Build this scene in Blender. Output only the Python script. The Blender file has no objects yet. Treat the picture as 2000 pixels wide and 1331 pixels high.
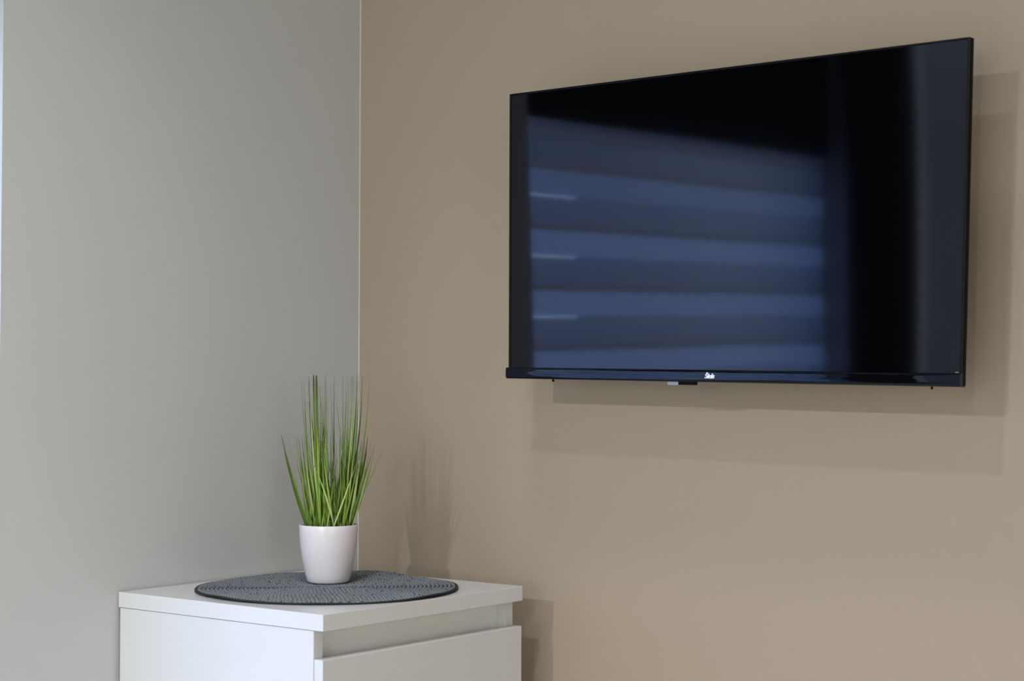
import bpy, bmesh, math, random
from mathutils import Vector, Matrix
random.seed(7)
S = bpy.context.scene
COL = S.collection
PI = math.pi

# ------------------------------------------------------------------ camera
# origin: room corner at the height of the chest top. x runs along the right wall, -y along the left wall
F, YAW, PITCH, ROLL = 3463.4, 0.65815, 0.02411, 0.00289
CAM = Vector((2.00015, -2.1717, 0.29963))
cy, sy, cp, sp = math.cos(YAW), math.sin(YAW), math.cos(PITCH), math.sin(PITCH)
fw = Vector((-sy*cp, cy*cp, sp)); rt = Vector((cy, sy, 0)); up = rt.cross(fw)
r2 = rt*math.cos(ROLL) + up*math.sin(ROLL); u2 = up*math.cos(ROLL) - rt*math.sin(ROLL)
cam = bpy.data.cameras.new('camera'); co = bpy.data.objects.new('camera', cam); COL.objects.link(co)
cam.sensor_width = 36; cam.lens = F/2000*36; cam.clip_start = 0.05
co.matrix_world = Matrix(((r2.x, u2.x, -fw.x, CAM.x), (r2.y, u2.y, -fw.y, CAM.y), (r2.z, u2.z, -fw.z, CAM.z), (0, 0, 0, 1)))
cam.dof.use_dof = True; cam.dof.focus_distance = 2.72; cam.dof.aperture_fstop = 8
S.camera = co

# ------------------------------------------------------------------ light and exposure
W = bpy.data.worlds.new('sky'); S.world = W; W.use_nodes = True
W.node_tree.nodes['Background'].inputs[0].default_value = (.55, .72, 1, 1)
W.node_tree.nodes['Background'].inputs[1].default_value = 1.0
S.view_settings.view_transform = 'Standard'; S.view_settings.look = 'None'
S.view_settings.gamma = 1; S.view_settings.exposure = -0.05; S.view_settings.use_curve_mapping = False
S.cycles.use_denoising = True
S.cycles.max_bounces = 8; S.cycles.diffuse_bounces = 6

ZF, ZC = -.72, 1.98            # floor and ceiling heights
RX, RY = 5.2, -7.4             # room extents
LAMPS_AND_FILL = [  # ceiling downlights and an added fill spot: place, watts, colour, diameter
    ((1.05, -1.85, 1.93), 78, (.86, 1, 1.2), .08),
    ((0.60, -5.30, 1.93), 176, (.94, 1, 1.05), .12),
    ((2.85, -5.30, 1.93), 75, (.97, 1, 1), .12),
    ((0.75, -0.85, 1.90), 56, (1.12, .97, .90), .3),  # added spot to brighten the chest top and the walls by the corner
]
BLIND = 1.08                    # strength of daylight through the blind
FILL_SIDE, FILL_BACK, FILL_COL = 30, 64, (1, 1, .95)   # added soft fill lights, no windows there

# ------------------------------------------------------------------ helpers
def tag(o, label=None, cat=None, group=None, kind=None):
    for k, v in (('label', label), ('category', cat), ('group', group), ('kind', kind)):
        if v: o[k] = v
    return o
def empty(name, loc=(0, 0, 0)):
    o = bpy.data.objects.new(name, None); o.location = loc; o.empty_display_size = .05; COL.objects.link(o); return o
def obj(name, bm, mat, parent=None, origin=(0, 0, 0), smooth=False):
    """bm is in world coordinates; the object's parent sits unrotated at its own location"""
    if isinstance(bm, bmesh.types.BMesh):
        me = bpy.data.meshes.new(name); bm.to_mesh(me); bm.free()
    else:
        me = bm
    for m in (mat if isinstance(mat, (list, tuple)) else [mat]): me.materials.append(m)
    o = bpy.data.objects.new(name, me); COL.objects.link(o)
    pl = parent_world(parent)
    g = Vector(origin) if origin != (0, 0, 0) else pl
    me.transform(Matrix.Translation(-g))
    if parent: o.parent = parent
    o.location = g - pl
    if smooth:
        for p in me.polygons: p.use_smooth = True
    return o
def parent_world(p):
    v = Vector((0, 0, 0))
    while p: v += Vector(p.location); p = p.parent
    return v
def box(bm, x0, x1, y0, y1, z0, z1, bevel=0, seg=2):
    vs = [bm.verts.new((x, y, z)) for x in (x0, x1) for y in (y0, y1) for z in (z0, z1)]
    fs = [bm.faces.new([vs[i] for i in f]) for f in ((0,1,3,2), (4,6,7,5), (0,4,5,1), (2,3,7,6), (0,2,6,4), (1,5,7,3))]
    if bevel:
        es = list({e for f in fs for e in f.edges})
        bmesh.ops.bevel(bm, geom=es, offset=bevel, segments=seg, profile=.5, affect='EDGES')
    return bm
def bx(*a, **k):
    return box(bmesh.new(), *a, **k)
def lathe(bm, c, prof, n=64):
    rings = []
    for r, z in prof:
        rings.append([bm.verts.new((c[0]+r*math.cos(2*PI*i/n), c[1]+r*math.sin(2*PI*i/n), c[2]+z)) for i in range(n)])
    for a, b in zip(rings, rings[1:]):
        for i in range(n): bm.faces.new((a[i], a[(i+1) % n], b[(i+1) % n], b[i]))
    return bm, rings
def nodes(name):
    m = bpy.data.materials.new(name); m.use_nodes = True
    nt = m.node_tree; return m, nt, nt.nodes['Principled BSDF']
def mat(name, col, rough=.5, spec=.5, metal=0, noise=0, nscale=20, bump=0, bscale=200, coat=0, ior=None):
    m, nt, b = nodes(name)
    b.inputs['Base Color'].default_value = (*col, 1); b.inputs['Roughness'].default_value = rough
    b.inputs['Specular IOR Level'].default_value = spec; b.inputs['Metallic'].default_value = metal
    b.inputs['Coat Weight'].default_value = coat
    if ior: b.inputs['IOR'].default_value = ior
    tc = nt.nodes.new('ShaderNodeTexCoord')
    if noise:
        n = nt.nodes.new('ShaderNodeTexNoise'); n.inputs['Scale'].default_value = nscale; n.inputs['Detail'].default_value = 4
        nt.links.new(tc.outputs['Object'], n.inputs['Vector'])
        mr = nt.nodes.new('ShaderNodeMapRange'); mr.inputs['To Min'].default_value = 1-noise; mr.inputs['To Max'].default_value = 1+noise
        nt.links.new(n.outputs['Fac'], mr.inputs['Value'])
        mx = nt.nodes.new('ShaderNodeVectorMath'); mx.operation = 'SCALE'; mx.inputs[0].default_value = col
        nt.links.new(mr.outputs[0], mx.inputs['Scale']); nt.links.new(mx.outputs[0], b.inputs['Base Color'])
    if bump:
        n = nt.nodes.new('ShaderNodeTexNoise'); n.inputs['Scale'].default_value = bscale; n.inputs['Detail'].default_value = 3
        nt.links.new(tc.outputs['Object'], n.inputs['Vector'])
        bp = nt.nodes.new('ShaderNodeBump'); bp.inputs['Strength'].default_value = bump; bp.inputs['Distance'].default_value = .001
        nt.links.new(n.outputs['Fac'], bp.inputs['Height']); nt.links.new(bp.outputs[0], b.inputs['Normal'])
    return m
def glow(name, col, strength, base=(.8, .8, .8)):
    m, nt, b = nodes(name); b.inputs['Base Color'].default_value = (*base, 1); b.inputs['Roughness'].default_value = .9
    b.inputs['Emission Color'].default_value = (*col, 1); b.inputs['Emission Strength'].default_value = strength
    return m

M_left = mat('grey_paint', (.505, .518, .515), .85, .3, noise=.012, nscale=3, bump=.12, bscale=120)
M_right = mat('beige_paint', (.335, .274, .208), .85, .3, noise=.015, nscale=3, bump=.12, bscale=120)
M_ceil = mat('ceiling_paint', (.40, .40, .39), .9, .2)
M_floor = mat('wood_floor', (.56, .50, .42), .5, .4, noise=.25, nscale=6)
M_caulk = mat('white_caulk', (.52, .50, .45), .6, .4)
M_white = mat('white_laminate', (.60, .605, .605), .25, .5, bump=.05, bscale=400)
M_rail = mat('white_laminate_rail', (.78, .78, .75), .45, .35)
M_pot = mat('white_ceramic', (.72, .68, .70), .22, .5, coat=.15)
M_soil = mat('dark_moss', (.012, .014, .008), .95, .1, noise=.5, nscale=200)
M_black = mat('black_gloss_plastic', (.003, .003, .003), .25, .15)
M_blackm = mat('black_matte_plastic', (.003, .003, .003), .6, .08)
M_chin = mat('glossy_black_trim', (.002, .002, .003), .035, .5)
M_sensor = mat('smoky_sensor_plastic', (.25, .25, .30), .3, .5)
M_logo = mat('silver_white_lettering', (.85, .87, .92), .35, .5)
M_chrome = mat('silver_strip', (.6, .62, .65), .2, .5, metal=1)
M_dark = mat('dark_fabric', (.012, .012, .014), .95, .1)
M_frame = mat('window_white', (.8, .8, .8), .4, .4)

# ------------------------------------------------------------------ the room shell
WY0, WY1, WZ0, WZ1 = -1.985, -.7085, -.30, 1.30     # the window opening in the left wall
bm = bmesh.new()
box(bm, -.16, 0, WY1, .16, ZF, ZC); box(bm, -.16, 0, RY, WY0, ZF, ZC)
box(bm, -.16, 0, WY0, WY1, ZF, WZ0); box(bm, -.16, 0, WY0, WY1, WZ1, ZC)
tag(obj('wall_left', bm, M_left), 'plain grey painted wall on the left behind the plant', kind='structure')
tag(obj('wall_right', bx(0, RX, 0, .16, ZF, ZC), M_right), 'beige painted wall carrying the television', kind='structure')
tag(obj('wall_back', bx(-.16, RX+.16, RY-.16, RY, ZF, ZC), M_left), kind='structure')
tag(obj('wall_side', bx(RX, RX+.16, RY, .16, ZF, ZC), M_left), kind='structure')
tag(obj('floor', bx(-.16, RX+.16, RY-.16, .16, ZF-.1, ZF), M_floor), kind='structure')
tag(obj('ceiling', bx(-.16, RX+.16, RY-.16, .16, ZC, ZC+.1), M_ceil), kind='structure')
bm = bmesh.new()      # the bead of caulk running up the corner
pts = [(0, 0), (.0013, 0), (.0005, -.0005), (0, -.0013)]
lo = [bm.verts.new((x, y, ZF)) for x, y in pts]; hi = [bm.verts.new((x, y, ZC)) for x, y in pts]
for i in range(4): bm.faces.new((lo[i], lo[(i+1) % 4], hi[(i+1) % 4], hi[i]))
tag(obj('trim_1', bm, M_caulk), 'thin pale bead of filler up the corner of the two walls', kind='structure')
# skirting on the left and right wall
tag(obj('baseboard_left', bx(0, .014, RY, -.0, ZF, ZF+.07, bevel=.002), M_frame), kind='structure')
tag(obj('baseboard_right', bx(.014, RX, -.014, 0, ZF, ZF+.07, bevel=.002), M_frame), kind='structure')

# window in the left wall, seen only as a reflection and as a lit sliver at the left edge of the view
win = tag(empty('window_1', (-.1, (WY0+WY1)/2, WZ0)), 'window in the grey wall at the left edge', kind='structure')
bm = bmesh.new()
for a in ((WY0, WY0+.05, WZ0, WZ1), (WY1-.05, WY1, WZ0, WZ1), (WY0+.05, WY1-.05, WZ0, WZ0+.05), (WY0+.05, WY1-.05, WZ1-.05, WZ1)):
    box(bm, -.15, -.10, *a)
obj('window_frame', bm, M_frame, win)
m, nt, b = nodes('clear_glass'); b.inputs['Transmission Weight'].default_value = 1; b.inputs['Roughness'].default_value = 0; b.inputs['Base Color'].default_value = (.95, .97, 1, 1)
obj('pane', bx(-.128, -.122, WY0+.05, WY1-.05, WZ0+.05, WZ1-.05), m, win)
# striped roller blind, daylight glowing through it
BL_COL = (.62, .95, 1.75)
M_band = [glow('blind_fabric_%d' % i, BL_COL, BLIND*g*(1.06)) for i, g in enumerate((.16, .30, .50, .64, 1.05, 1.28))]
M_gap = glow('daylight_through_gap', (.8, .95, 1.3), BLIND*9)
bl = tag(empty('roller_blind', (-.06, (WY0+WY1)/2, WZ1)), 'striped day and night roller blind in the window at the left', 'blind')
y0, y1 = WY0+.012, WY1-.012
z = .762; k = 0
def bandz(z0, z1, bow=.004, n=6):
    bm = bmesh.new(); rows = []
    for i in range(n+1):
        t = i/n; zz = z0+(z1-z0)*t; x = -.062+bow*math.sin(PI*t)
        rows.append([bm.verts.new((x, y, zz)) for y in (y0, y1)]+[bm.verts.new((x-.0015, y, zz)) for y in (y1, y0)])
    for a, b_ in zip(rows, rows[1:]):
        for i in range(4): bm.faces.new((a[i], a[(i+1) % 4], b_[(i+1) % 4], b_[i]))
    return bm
zz = .761
obj('sheer_band', bandz(.7625, .789), M_band[1], bl)
GAIN = [1, 3, 4, 4, 4, 4, 4, 4, 4]; k = 0
while zz > WZ0+.06:
    a_, b_ = (3, 5) if k == 0 else (4, 6)
    obj('solid_band', bandz(zz-.054, zz-.002), M_band[a_-1 if k == 0 else 3], bl, smooth=True)
    obj('dark_seam', bandz(zz-.0665, zz-.0542, .001, 2), M_band[0], bl)
    obj('sheer_band', bandz(zz-.1185, zz-.0667), M_band[4 if k == 0 else 5], bl, smooth=True)
    g = bmesh.new(); box(g, -.0615, -.0612, y1-.22, y1, zz-.1190, zz-.1176); obj('light_gap', g, M_gap, bl)
    zz -= .119; k += 1
obj('bottom_rail', bx(-.068, -.054, y0, y1, zz-.02, zz, bevel=.003), M_frame, bl)
bk = tag(empty('blackout_blind', (-.04, (WY0+WY1)/2, WZ1)), 'dark blackout blind half lowered over the top of the window', 'blind')
obj('fabric', bx(-.045, -.043, WY0+.006, WY1-.006, .790, WZ1-.04), M_dark, bk)
bm = bmesh.new(); box(bm, -.07, -.02, WY0+.002, WY1-.002, WZ1-.05, WZ1, bevel=.01); obj('cassette', bm, M_dark, bk)
# dark curtain on the far side of the window
ct = bmesh.new(); N = 60; a = []; b2 = []
for i in range(N+1):
    y = -1.905-.335*i/N; x = .045+.018*math.sin(i*.75)
    a.append((ct.verts.new((x, y, ZF+.02)), ct.verts.new((x, y, 1.75)))); b2.append((ct.verts.new((x-.003, y, ZF+.02)), ct.verts.new((x-.003, y, 1.75))))
for i in range(N):
    ct.faces.new((a[i][0], a[i][1], a[i+1][1], a[i+1][0])); ct.faces.new((b2[i][0], b2[i+1][0], b2[i+1][1], b2[i][1]))
cu = tag(empty('curtain', (.04, -2.12, 1.78)), 'dark curtain drawn back beside the window on the left', 'curtain')
obj('cloth', ct, M_dark, cu, smooth=True)
bm = bmesh.new(); box(bm, .03, .05, -2.28, -1.86, 1.75, 1.77, bevel=.006); obj('rail', bm, M_dark, cu)
bm = bmesh.new(); box(bm, 0, .05, -2.2, -2.18, 1.752, 1.768); obj('rail_bracket', bm, M_dark, cu)

# white door further along the left wall, beyond the curtain
dr = tag(empty('door_1', (.02, -2.75, ZF)), 'white door in the grey wall beyond the curtain', kind='structure')
bm = bmesh.new(); box(bm, 0, .03, -2.36, -2.29, ZF, 1.36); box(bm, 0, .03, -3.23, -3.16, ZF, 1.36); box(bm, 0, .03, -3.16, -2.36, 1.29, 1.36); obj('door_frame', bm, M_frame, dr)
obj('door_leaf', bx(.001, .02, -3.157, -2.363, ZF+.008, 1.287, bevel=.002), mat('grey_door_paint', (.32, .33, .35), .5, .4), dr)
bm = bmesh.new(); box(bm, .02, .065, -3.10, -3.085, ZF+1.03, ZF+1.045, bevel=.003); box(bm, .05, .065, -3.10, -2.97, ZF+1.03, ZF+1.045, bevel=.003); obj('door_handle', bm, M_chrome, dr)

# room lamps (out of view) and the added fill spot: lights without fixtures
for (loc, wt, c, r) in LAMPS_AND_FILL:
    if loc[1] > -3:   # spots near the corner: one recessed lamp, one added fill
        l = bpy.data.lights.new('lamp_or_fill_light', 'SPOT'); l.spot_size = math.radians(138 if r < .1 else 84); l.spot_blend = 1; l.shadow_soft_size = r/2
    else:
        l = bpy.data.lights.new('lamp_or_fill_light', 'AREA'); l.shape = 'DISK'; l.size = r
    l.energy = wt; l.color = c
    o = bpy.data.objects.new('lamp_or_fill_light', l); o.location = loc; COL.objects.link(o)
# unseen fill panels added in front of the far wall and side wall
for (loc, rot, e) in (((RX-.03, -3.2, .6), (0, PI/2, 0), FILL_SIDE), ((2.6, RY+.03, .5), (PI/2, 0, 0), FILL_BACK)):
    l = bpy.data.lights.new('fill_light', 'AREA'); l.shape = 'RECTANGLE'; l.size = 2.0; l.size_y = 1.5; l.energy = e; l.color = FILL_COL
    o = bpy.data.objects.new('fill_light', l); o.location = loc; o.rotation_euler = rot; COL.objects.link(o)

# ------------------------------------------------------------------ chest of drawers
D, WD, G, T = .4052, .4239, .0814, .0217      # depth along x, width along y, gap to the right wall, top thickness
YA, YB = -G-WD, -G                            # left and right sides
ch = tag(empty('chest_of_drawers', (D/2, (YA+YB)/2, ZF)), 'white laminate chest of drawers standing in the corner under the plant', 'chest')
obj('top', bx(.003, D, YA, YB, -T, 0, bevel=.0006), M_white, ch)
XP = D-.0175                                   # front edge of the side panels
def sidep(y0, y1): return bx(.006, XP, y0, y1, ZF, -T-.0006, bevel=.0004)
obj('side_panel', sidep(YA+.0008, YA+.0178), M_white, ch)
obj('side_panel', sidep(YB-.0185, YB-.0015), M_white, ch)
obj('back_panel', bx(.008, .012, YA+.018, YB-.019, ZF+.03, -T-.001), M_white, ch)
obj('rail', bx(XP-.033, XP-.0165, YA+.018, YB-.0187, -.16, -T-.0008), M_rail, ch)
obj('plinth', bx(XP-.04, XP-.024, YA+.018, YB-.0187, ZF, ZF+.05), M_white, ch)
zt = -.0588
for hgt in (.192, .20, .205):
    d = obj('drawer', bx(XP+.0012, D-.0005, YA+.0005, YB-.0015, zt-hgt+.022, zt, bevel=.0007), M_white, ch)
    obj('drawer_box', bx(XP-.30, XP+.0012, YA+.035, YB-.035, zt-hgt+.04, zt-.045), M_rail, d)
    zt -= hgt
    if zt-.05 > ZF: obj('rail', bx(XP-.033, XP-.0165, YA+.018, YB-.0187, zt-.09, zt+.02-.001), M_rail, ch)

# ------------------------------------------------------------------ woven placemat
MC = Vector((.2099, -.2925, .0)); MR = .19
def wave(x, y):
    r = math.hypot(x, y)/MR; a = math.atan2(y, x)
    e = max(0, (r-.45)/.55)
    return .0018*e*e*(1+math.sin(3*a+.6))*.6+.0034*e*e*math.exp(-((a-1.95)/.30)**2)+.0010*e*max(0, math.sin(7*a+1.2))
pm = tag(empty('placemat', MC), 'round dark grey woven placemat on the white chest under the pot', 'placemat')
bm = bmesh.new()
top = []; bot = []
rs = [0.0005]+[MR*i/24 for i in range(1, 25)]
n = 128
for r in rs:
    t_ = []; b_ = []
    for i in range(n):
        x = r*math.cos(2*PI*i/n); y = r*math.sin(2*PI*i/n); h = wave(x, y)
        t_.append(bm.verts.new((MC.x+x, MC.y+y, .0022+h))); b_.append(bm.verts.new((MC.x+x, MC.y+y, .0002+h)))
    top.append(t_); bot.append(b_)
for a, b_ in zip(top, top[1:]):
    for i in range(n): bm.faces.new((a[i], b_[i], b_[(i+1) % n], a[(i+1) % n]))
for a, b_ in zip(bot, bot[1:]):
    for i in range(n): bm.faces.new((a[i], a[(i+1) % n], b_[(i+1) % n], b_[i]))
for i in range(n): bm.faces.new((top[-1][i], bot[-1][i], bot[-1][(i+1) % n], top[-1][(i+1) % n]))
M_matbase = mat('dark_woven_backing', (.018, .019, .021), .8, .3)
obj('backing', bm, M_matbase, pm, smooth=True)
# stitches of the braid: every ring is two rows of slanted strands meeting in a V
verts = []; faces = []; mi = []
pitch = .0060; nr = 31
rr = random.Random(3)
for k in range(nr):
    rc = .0035+k*pitch
    for side in (-1, 1):
        r = rc+side*.00112
        if r > MR-.0035: continue
        cnt = max(5, int(2*PI*r/.0030))
        for j in range(cnt):
            th = 2*PI*(j+.5*(k % 2))/cnt
            er = Vector((math.cos(th), math.sin(th), 0)); et = Vector((-er.y, er.x, 0))
            sl = math.radians(38)*side
            u = (et*math.cos(sl)+er*math.sin(sl)); v = (er*math.cos(sl)-et*math.sin(sl))
            c = er*r; L = .00172; B = .00056; hz = .0015+.0003*rr.random()
            h = .0021+wave(c.x, c.y); i0 = len(verts)
            for (p, q, s_) in ((-L, 0, 0), (-L*.4, -B, 0), (L*.4, -B, 0), (L, 0, 0), (L*.4, B, 0), (-L*.4, B, 0), (-L*.45, 0, 1), (L*.45, 0, 1)):
                w = c+u*p+v*q; verts.append((w.x, w.y, h+s_*hz))
            faces += [(i0, i0+1, i0+6), (i0+1, i0+2, i0+7, i0+6), (i0+2, i0+3, i0+7), (i0+3, i0+4, i0+7), (i0+4, i0+5, i0+6, i0+7), (i0+5, i0, i0+6)]
            m_ = (0 if j % 2 else 1) if side < 0 else (1 if j % 2 else 0); m_ = 2 if rr.random() < .06 else m_; mi += [m_]*6
me = bpy.data.meshes.new('braid'); me.from_pydata([(x+MC.x, y+MC.y, z_) for x, y, z_ in verts], [], faces)
strands = [mat('pale_grey_strand', (.235, .26, .285), .45, .5), mat('mid_grey_strand', (.12, .134, .145), .5, .5), mat('dark_grey_strand', (.04, .045, .05), .55, .4)]
br = obj('braid', me, strands, pm); br['kind'] = 'stuff'
for p, i in zip(me.polygons, mi): p.material_index = i; p.use_smooth = True
bm = bmesh.new(); n = 160; R = []
for i in range(n):
    th = 2*PI*i/n; er = Vector((math.cos(th), math.sin(th), 0)); c = er*(MR-.0013); h = .0013+wave(c.x, c.y)
    R.append([bm.verts.new(MC+c+er*(.0013*math.cos(q*PI/4))+Vector((0, 0, h+.0011*math.sin(q*PI/4)))) for q in range(8)])
for i in range(n):
    for q in range(8): bm.faces.new((R[i][q], R[(i+1) % n][q], R[(i+1) % n][(q+1) % 8], R[i][(q+1) % 8]))
obj('edge_binding', bm, mat('dark_edge_cord', (.05, .054, .06), .6, .4, bump=.6, bscale=900), pm, smooth=True)

# ------------------------------------------------------------------ potted grass
PC = Vector((.1735, -.2526, .0040))
pp = tag(empty('potted_grass', PC), 'artificial green grass in a small white pot standing on the placemat', 'plant')
prof = [(.0, .0), (.026, .0), (.0295, .0008), (.0312, .0030), (.0335, .0100), (.0365, .0240), (.0395, .0400), (.0420, .0580), (.0432, .0740), (.0436, .0845),
        (.0434, .0853), (.0428, .0857), (.0420, .0852), (.0415, .0840), (.0405, .0700), (.0395, .0660)]
bm, _ = lathe(bmesh.new(), PC, prof, 96)
bmesh.ops.remove_doubles(bm, verts=bm.verts, dist=1e-6)
obj('pot', bm, M_pot, pp, smooth=True)
bm, _ = lathe(bmesh.new(), PC, [(.0407, .0745), (.036, .077), (.024, .0790), (.010, .0800), (.0003, .0802)], 40)
for v in bm.verts: v.co.z += random.uniform(-.0012, .0012)
obj('moss', bm, M_soil, pp, smooth=True)

def blade_mat(name, c0, c1, tip):
    m, nt, b = nodes(name)
    uv = nt.nodes.new('ShaderNodeUVMap'); sx = nt.nodes.new('ShaderNodeSeparateXYZ'); nt.links.new(uv.outputs[0], sx.inputs[0])
    r = nt.nodes.new('ShaderNodeValToRGB'); e = r.color_ramp.elements
    e[0].position = 0; e[0].color = (*[x*.75 for x in c0], 1); e[1].position = 1; e[1].color = (*tip, 1)
    for p, c in ((.15, c0), (.55, c0), (.82, c1)):
        q = e.new(p); q.color = (*c, 1)
    nt.links.new(sx.outputs['Y'], r.inputs['Fac'])
    # pale midrib and darker edges across the leaf
    w = nt.nodes.new('ShaderNodeMath'); w.operation = 'PINGPONG'; w.inputs[1].default_value = .5; nt.links.new(sx.outputs['X'], w.inputs[0])
    mr = nt.nodes.new('ShaderNodeMapRange'); mr.inputs['From Max'].default_value = .5; mr.inputs['To Min'].default_value = .55; mr.inputs['To Max'].default_value = 1.35
    nt.links.new(w.outputs[0], mr.inputs['Value'])
    v = nt.nodes.new('ShaderNodeVectorMath'); v.operation = 'SCALE'
    nt.links.new(r.outputs['Color'], v.inputs[0]); nt.links.new(mr.outputs[0], v.inputs['Scale'])
    nt.links.new(v.outputs[0], b.inputs['Base Color']); b.inputs['Roughness'].default_value = .42
    b.inputs['Specular IOR Level'].default_value = .28
    b.inputs['Subsurface Weight'].default_value = 0
    return m
BM = [blade_mat('leaf_bright_green', (.24, .37, .062), (.16, .25, .05), (.05, .045, .02)),
      blade_mat('leaf_mid_green', (.15, .25, .025), (.095, .15, .022), (.03, .028, .015)),
      blade_mat('leaf_deep_green', (.060, .115, .010), (.045, .07, .012), (.016, .013, .008)),
      blade_mat('leaf_pale_green', (.36, .47, .15), (.19, .26, .07), (.05, .045, .025))]
VR = Vector((cy, sy, 0)); VF = Vector((-sy, cy, 0))     # plant's own width and depth directions
U = .0002065
def blade(b0, t0, th, lean, w, dep0, dep1, m, flop=0.0, tipw=.17):
    """b0: base offset, t0/th: tip offset and height above the rim, in plant units; lean: how early it spreads"""
    P0 = VR*(b0*U)+VF*dep0+Vector((0, 0, .074)); P3 = VR*(t0*U)+VF*dep1+Vector((0, 0, .0855+th*U))
    H = P3.z-P0.z
    P1 = P0+(P3-P0)*.33; P1 = Vector((P0.x+(P3.x-P0.x)*lean*.5, P0.y+(P3.y-P0.y)*lean*.5, P0.z+H*.33))
    P2 = Vector((P0.x+(P3.x-P0.x)*min(1.15, lean), P0.y+(P3.y-P0.y)*min(1.15, lean), P0.z+H*(.68+flop)))
    me = bpy.data.meshes.new('leaf'); n = 16; vs = []; fs = []; uvs = []
    ang = random.uniform(-1.1, 1.1); wd = (VR*math.cos(ang)+VF*math.sin(ang)); tw = random.uniform(-.8, .8)
    for i in range(n+1):
        t = i/n; s = 1-t
        p = P0*(s**3)+P1*(3*s*s*t)+P2*(3*s*t*t)+P3*(t**3)
        if t < .3: k = .75+.25*t/.3
        else: k = max(tipw, 1-((t-.3)/.66)**1.25) if t < .93 else tipw*(1-.5*(t-.93)/.07)
        a = ang+tw*t; wd = VR*math.cos(a)+VF*math.sin(a); nn = VF*math.cos(a)-VR*math.sin(a)
        hw = wd*(w*k/2); fold = nn*(w*k*.22)
        vs += [tuple(PC+p-hw), tuple(PC+p+fold), tuple(PC+p+hw)]; uvs.append(t)
        if i: q = 3*i; fs += [(q-3, q-2, q+1, q), (q-2, q-1, q+2, q+1)]
    me.from_pydata(vs, [], fs); ul = me.uv_layers.new(name='UVMap')
    for lp in me.loops:
        vi = lp.vertex_index; ul.data[lp.index].uv = ((0, .5, 1)[vi % 3], uvs[vi//3])
    o = obj('leaf', me, BM[m], pp, smooth=True)
    return o
R_ = random.Random(11)
TOP = 1225
spec = [  # tip x, tip y, base x, width mm, lean, material   (plant units measured from the pot's left rim side)
 (325,178,445,2.6,.95,1),(335,185,430,2.2,.97,0),(374,158,455,2.8,.9,1),(383,172,500,2.4,.95,2),(366,200,470,1.8,.9,3),
 (423,152,455,5.0,.85,0),(433,156,470,5.4,.8,0),(442,165,440,4.2,.9,1),(452,172,500,3.0,.9,0),(412,168,430,3.4,.9,0),(400,190,465,2.6,.9,3),
 (498,148,480,2.4,.9,2),(514,142,520,3.2,.9,1),(509,170,540,2.2,.9,3),(550,175,590,1.2,.8,2),(558,145,560,1.9,.9,2),(540,185,600,1.0,.7,2),
 (627,152,660,2.0,1.0,1),(645,158,640,2.4,1.0,0),(672,158,655,1.6,1.0,3),(695,148,660,2.0,1.0,1),(708,160,640,2.6,1.0,0),(722,146,650,3.4,1.0,2),(735,148,670,2.8,1.0,1),(752,158,660,3.0,1.0,2),
 (658,165,620,1.4,1.0,2),(684,172,690,1.6,1.0,3),(812,205,690,2.6,.9,1),(205,228,380,.8,.8,3),(565,212,690,2.2,.45,1),(465,190,560,1.6,.8,1),(478,210,540,1.4,.9,0),
 (195,580,370,4.4,.8,2),(215,612,395,3.4,.8,1),(265,652,420,2.6,.75,1),(288,590,430,2.6,.85,3),(305,588,445,2.4,.85,0),(335,598,460,2.4,.9,1),(355,612,440,2.4,.9,3),(376,590,480,2.6,.9,0),(322,640,410,2.2,.9,1),
 (535,545,560,2.0,.8,1),(570,545,530,2.0,.8,2),(598,525,600,2.2,.8,1),(630,560,560,1.8,.8,2),(610,620,640,2.4,.8,0),(560,600,600,2.4,.8,3),(520,640,560,2.4,.8,1),(640,610,590,2.0,.9,2),
 (700,540,640,2.6,.9,0),(780,580,680,2.6,.9,1),(798,592,670,2.8,.9,2),(824,600,690,3.0,.85,1),(865,645,680,2.4,.7,2),(902,700,630,2.6,.75,0),(790,640,700,3.0,.9,0),(775,620,660,2.2,.9,3),(848,690,700,2.2,.8,1),
 (395,690,640,2.8,.55,0),(400,720,600,2.6,.5,3),(410,760,650,3.0,.45,0),(440,790,610,2.8,.55,1),(470,700,590,3.2,.6,0),(490,640,585,3.2,.7,0),(385,650,560,3.0,.6,1),
 (360,800,440,2.8,.8,0),(378,760,455,3.0,.8,1),(690,740,620,3.2,.8,0),(720,700,600,3.2,.8,1),(740,760,640,3.0,.8,0),(760,720,560,2.6,.7,3),(655,700,600,3.4,.9,1),(800,800,660,2.8,.75,3),(770,860,690,2.6,.8,0),
 (500,560,470,3.2,.85,0),(470,520,500,4.4,.9,1),(455,430,470,4.6,.9,0),(485,520,450,4.0,.9,2),(590,740,520,3.0,.7,1),(575,800,620,2.8,.7,2),(545,760,480,3.0,.7,1)]
for (tx, ty, bx_, w, lean, m) in spec:
    w *= 1.22; b0 = (bx_-525)*.88; dd = R_.uniform(-.022, .022)*(1-abs(b0)/260)
    if lean <= .7: dd = -.030*(1-abs(b0)/260)          # the ones that fall across the front of the tuft
    blade(b0, tx-525, TOP-ty, lean, w/1000, dd, dd+R_.uniform(-.02, .02), m, 0, .55 if w > 6 else .30 if w > 4.2 and ty < 400 else .17)
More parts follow.
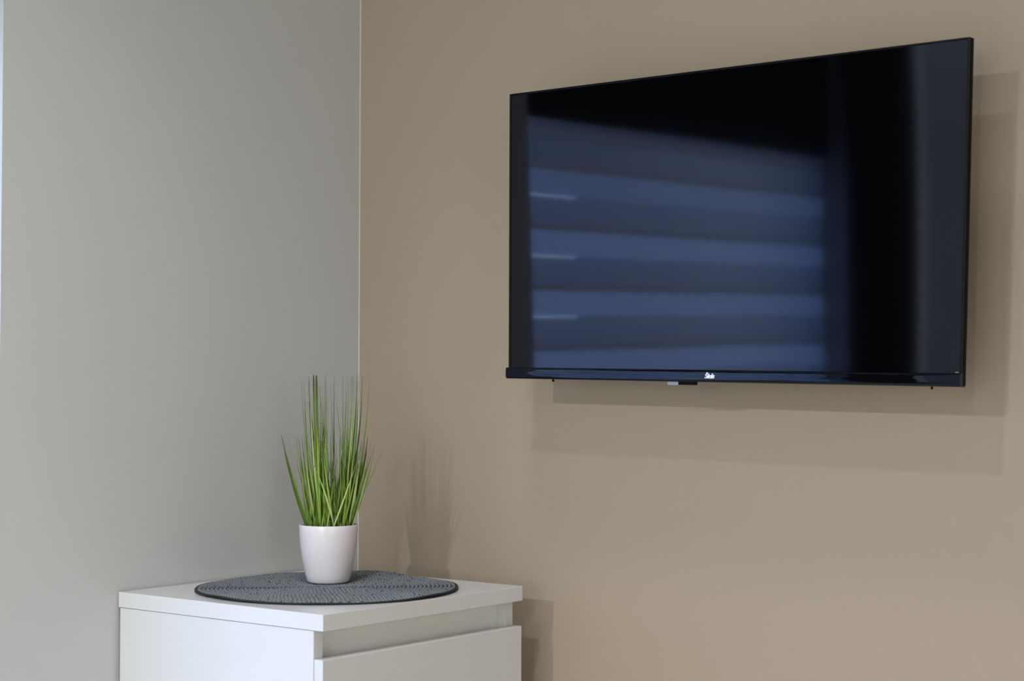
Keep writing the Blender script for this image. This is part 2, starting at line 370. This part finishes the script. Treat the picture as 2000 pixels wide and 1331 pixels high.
for i in range(175):      # the dense inner tuft
    g = R_.random()
    cx_ = (445 if g < .45 else 650)+R_.gauss(0, 42); cx_ = min(705, max(375, cx_))
    ht = R_.choice((R_.uniform(380, 640), R_.uniform(480, 680), R_.uniform(250, 560), R_.uniform(700, 1060)))
    tx = cx_+(cx_-525)*R_.uniform(-.35, .95)*ht/700+R_.gauss(0, 30); tx = min(830, max(270, tx))
    if ht > 700 and (545 < tx < 625 or tx > 760 or tx < 325): tx = R_.choice((R_.uniform(360, 455), R_.uniform(655, 740)))
    b0 = (cx_-525)*.88; dd = R_.uniform(-.026, .026)*(1-abs(b0)/240)
    blade(b0, tx-525, ht, R_.uniform(.6, 1.0), R_.uniform(1.4, 3.6)/1000*(.55 if ht > 700 else 1), dd, dd+R_.uniform(-.02, .02), R_.choice((0, 0, 1, 1, 1, 2, 2, 3)))

# ------------------------------------------------------------------ television
C = [Vector(v) for v in ((.4106, -.1236, .7240), (1.1230, -.1236, .7249), (1.1074, -.1161, .2962), (.4046, -.1163, .3064))]  # TL TR BR BL of the front face
NRM = (C[1]-C[0]).cross(C[3]-C[0]).normalized()
if NRM.y > 0: NRM = -NRM                       # towards the room
TVW, TVH = (C[0]-C[1]).length, (C[0]-C[3]).length
def tp(u, v, d=0):
    """u: metres from the left edge, v: metres up from the bottom edge, d: metres out of the front face"""
    a = u/TVW; b = v/TVH
    return (C[3]*(1-a)+C[2]*a)*(1-b)+(C[0]*(1-a)+C[1]*a)*b+NRM*d
def tbox(bm, u0, u1, v0, v1, d0, d1, bevel=0, seg=2):
    nb = box(bmesh.new(), u0, u1, v0, v1, d0, d1, bevel, seg)
    for v in nb.verts: v.co = tp(*v.co)
    me = bpy.data.meshes.new('t'); nb.to_mesh(me); nb.free(); bm.from_mesh(me); bpy.data.meshes.remove(me); return bm
tv = tag(empty('television', (C[0]+C[1]+C[2]+C[3])/4-NRM*.03), 'black flat screen television mounted on the beige wall, switched off', 'television')
CH = .0163                                      # height of the glossy bar along the bottom
obj('housing', tbox(bmesh.new(), 0, TVW, .001, TVH, -.0125, -.0018, .0012), M_blackm, tv)
bm = bmesh.new()                                # slim bezel ring
tbox(bm, 0, .0028, CH, TVH, -.002, 0, .0006); tbox(bm, TVW-.0034, TVW, CH, TVH, -.002, 0, .0006)
tbox(bm, .0028, TVW-.0028, TVH-.0028, TVH, -.002, 0, .0006)
obj('bezel', bm, M_black, tv)
m, nt, b = nodes('screen_glass')
b.inputs['Base Color'].default_value = (.0006, .0006, .0008, 1); b.inputs['Roughness'].default_value = .055; b.inputs['IOR'].default_value = 1.49; b.inputs['Specular Tint'].default_value = (.74, .84, 1.1, 1)
tc = nt.nodes.new('ShaderNodeTexCoord'); mp = nt.nodes.new('ShaderNodeMapping'); mp.inputs['Scale'].default_value = (3.2, 1, 1.5)
nz = nt.nodes.new('ShaderNodeTexNoise'); nz.inputs['Scale'].default_value = 1.3; nz.inputs['Detail'].default_value = 0
bp = nt.nodes.new('ShaderNodeBump'); bp.inputs['Distance'].default_value = .002; bp.inputs['Strength'].default_value = .5
nt.links.new(tc.outputs['Object'], mp.inputs['Vector']); nt.links.new(mp.outputs[0], nz.inputs['Vector']); nt.links.new(nz.outputs['Fac'], bp.inputs['Height']); nt.links.new(bp.outputs[0], b.inputs['Normal'])
obj('screen', tbox(bmesh.new(), .0029, TVW-.0029, CH, TVH-.0029, -.002, -.0012), m, tv)
# bottom bar: glossy, rounded, standing a little proud of the screen
bm = bmesh.new(); nu = 60; prof = [(-.002, CH+.0004), (.0042, CH+.0002), (.0052, CH-.0006), (.0057, CH-.003), (.0060, .0095), (.00605, .006), (.0057, .0030), (.0050, .0016), (.0035, .0006), (.0012, .0001), (-.0105, .0)]
rows = []
for i in range(nu+1):
    u = -.0006+(TVW+.0004)*i/nu
    rows.append([bm.verts.new(tp(u, v, d)) for d, v in prof])
for a, b_ in zip(rows, rows[1:]):
    for j in range(len(prof)-1): bm.faces.new((a[j], b_[j], b_[j+1], a[j+1]))
bm.faces.new([bm.verts.new(v.co) for v in rows[0]]); bm.faces.new([bm.verts.new(v.co) for v in rows[-1][::-1]])
mc, nt, b = nodes('glossy_curved_trim')
b.inputs['Base Color'].default_value = (.002, .002, .003, 1); b.inputs['Roughness'].default_value = .02; b.inputs['IOR'].default_value = 1.42; b.inputs['Specular Tint'].default_value = (.65, .82, 1.15, 1)
tc = nt.nodes.new('ShaderNodeTexCoord'); mp = nt.nodes.new('ShaderNodeMapping'); mp.inputs['Scale'].default_value = (7, 7, 130)
nz = nt.nodes.new('ShaderNodeTexNoise'); nz.inputs['Scale'].default_value = 1; nz.inputs['Detail'].default_value = 1
bp = nt.nodes.new('ShaderNodeBump'); bp.inputs['Distance'].default_value = .0011; bp.inputs['Strength'].default_value = .6
nt.links.new(tc.outputs['Object'], mp.inputs['Vector']); nt.links.new(mp.outputs[0], nz.inputs['Vector']); nt.links.new(nz.outputs['Fac'], bp.inputs['Height']); nt.links.new(bp.outputs[0], b.inputs['Normal'])
bar = obj('bottom_bar', bm, mc, tv, smooth=True)
# rear box with the electronics, and the bracket to the wall
obj('rear_cover', tbox(bmesh.new(), .14, .585, .035, .27, -.052, -.0122, .008), M_blackm, tv)
cen = tp(.362, .19, -.052)
bk_ = obj('wall_bracket', tbox(bmesh.new(), .262, .462, .09, .29, -.0545, -.0515, .001), M_blackm, tv)
bm = bmesh.new(); box(bm, cen.x-.02, cen.x+.02, -.012, cen.y+.001, cen.z-.03, cen.z+.03, bevel=.004)
for v in bm.verts: pass
bm.free(); y_in = cen.y
bm = box(bmesh.new(), cen.x-.02, cen.x+.02, y_in-.0005, -.008, cen.z-.03, cen.z+.03, bevel=.004); obj('bracket_arm', bm, M_blackm, bk_)
obj('wall_plate', bx(cen.x-.06, cen.x+.06, -.010, -.0005, cen.z-.09, cen.z+.09, bevel=.002), M_blackm, bk_)
# feet sockets: small black screws under the bar
for u in (.0780, .6700):
    bm = bmesh.new()
    tbox(bm, u-.0014, u+.0014, -.0034, .001, -.0075, -.0047, .0006); obj('screw', bm, M_blackm, tv)
bm = tbox(bmesh.new(), .2795, .2975, -.0045, .0008, -.004, .0005, .0008); s = obj('sensor_window', bm, M_sensor, tv); s['label'] = 'small smoky infrared window under the bar'
obj('button_row', tbox(bmesh.new(), .2975, .327, -.0040, .0008, -.0035, .0, .0010), M_blackm, tv)
obj('corner_mark', tbox(bmesh.new(), TVW-.0095, TVW-.0050, CH+.0010, CH+.0017, -.0012, -.0008), M_chrome, tv)
# lettering on the bar
cu_ = bpy.data.curves.new('lettering', 'FONT'); cu_.body = '\u0160ilelis'; cu_.size = .0088; cu_.shear = .28; cu_.extrude = .0002; cu_.offset = .00012; cu_.space_character = .84
to = bpy.data.objects.new('lettering_source', cu_); COL.objects.link(to)
dg = bpy.context.evaluated_depsgraph_get(); tm = bpy.data.meshes.new_from_object(to.evaluated_get(dg)); bpy.data.objects.remove(to)
xs = [v.co.x for v in tm.vertices]; w_ = max(xs)-min(xs); x0 = min(xs); sx_ = .0158/w_
for v in tm.vertices: v.co = tp(.3440+(v.co.x-x0)*sx_, .0058+v.co.y, .0061+v.co.z)
lt = obj('lettering', tm, M_logo, tv); lt['label'] = 'small white slanted maker lettering'
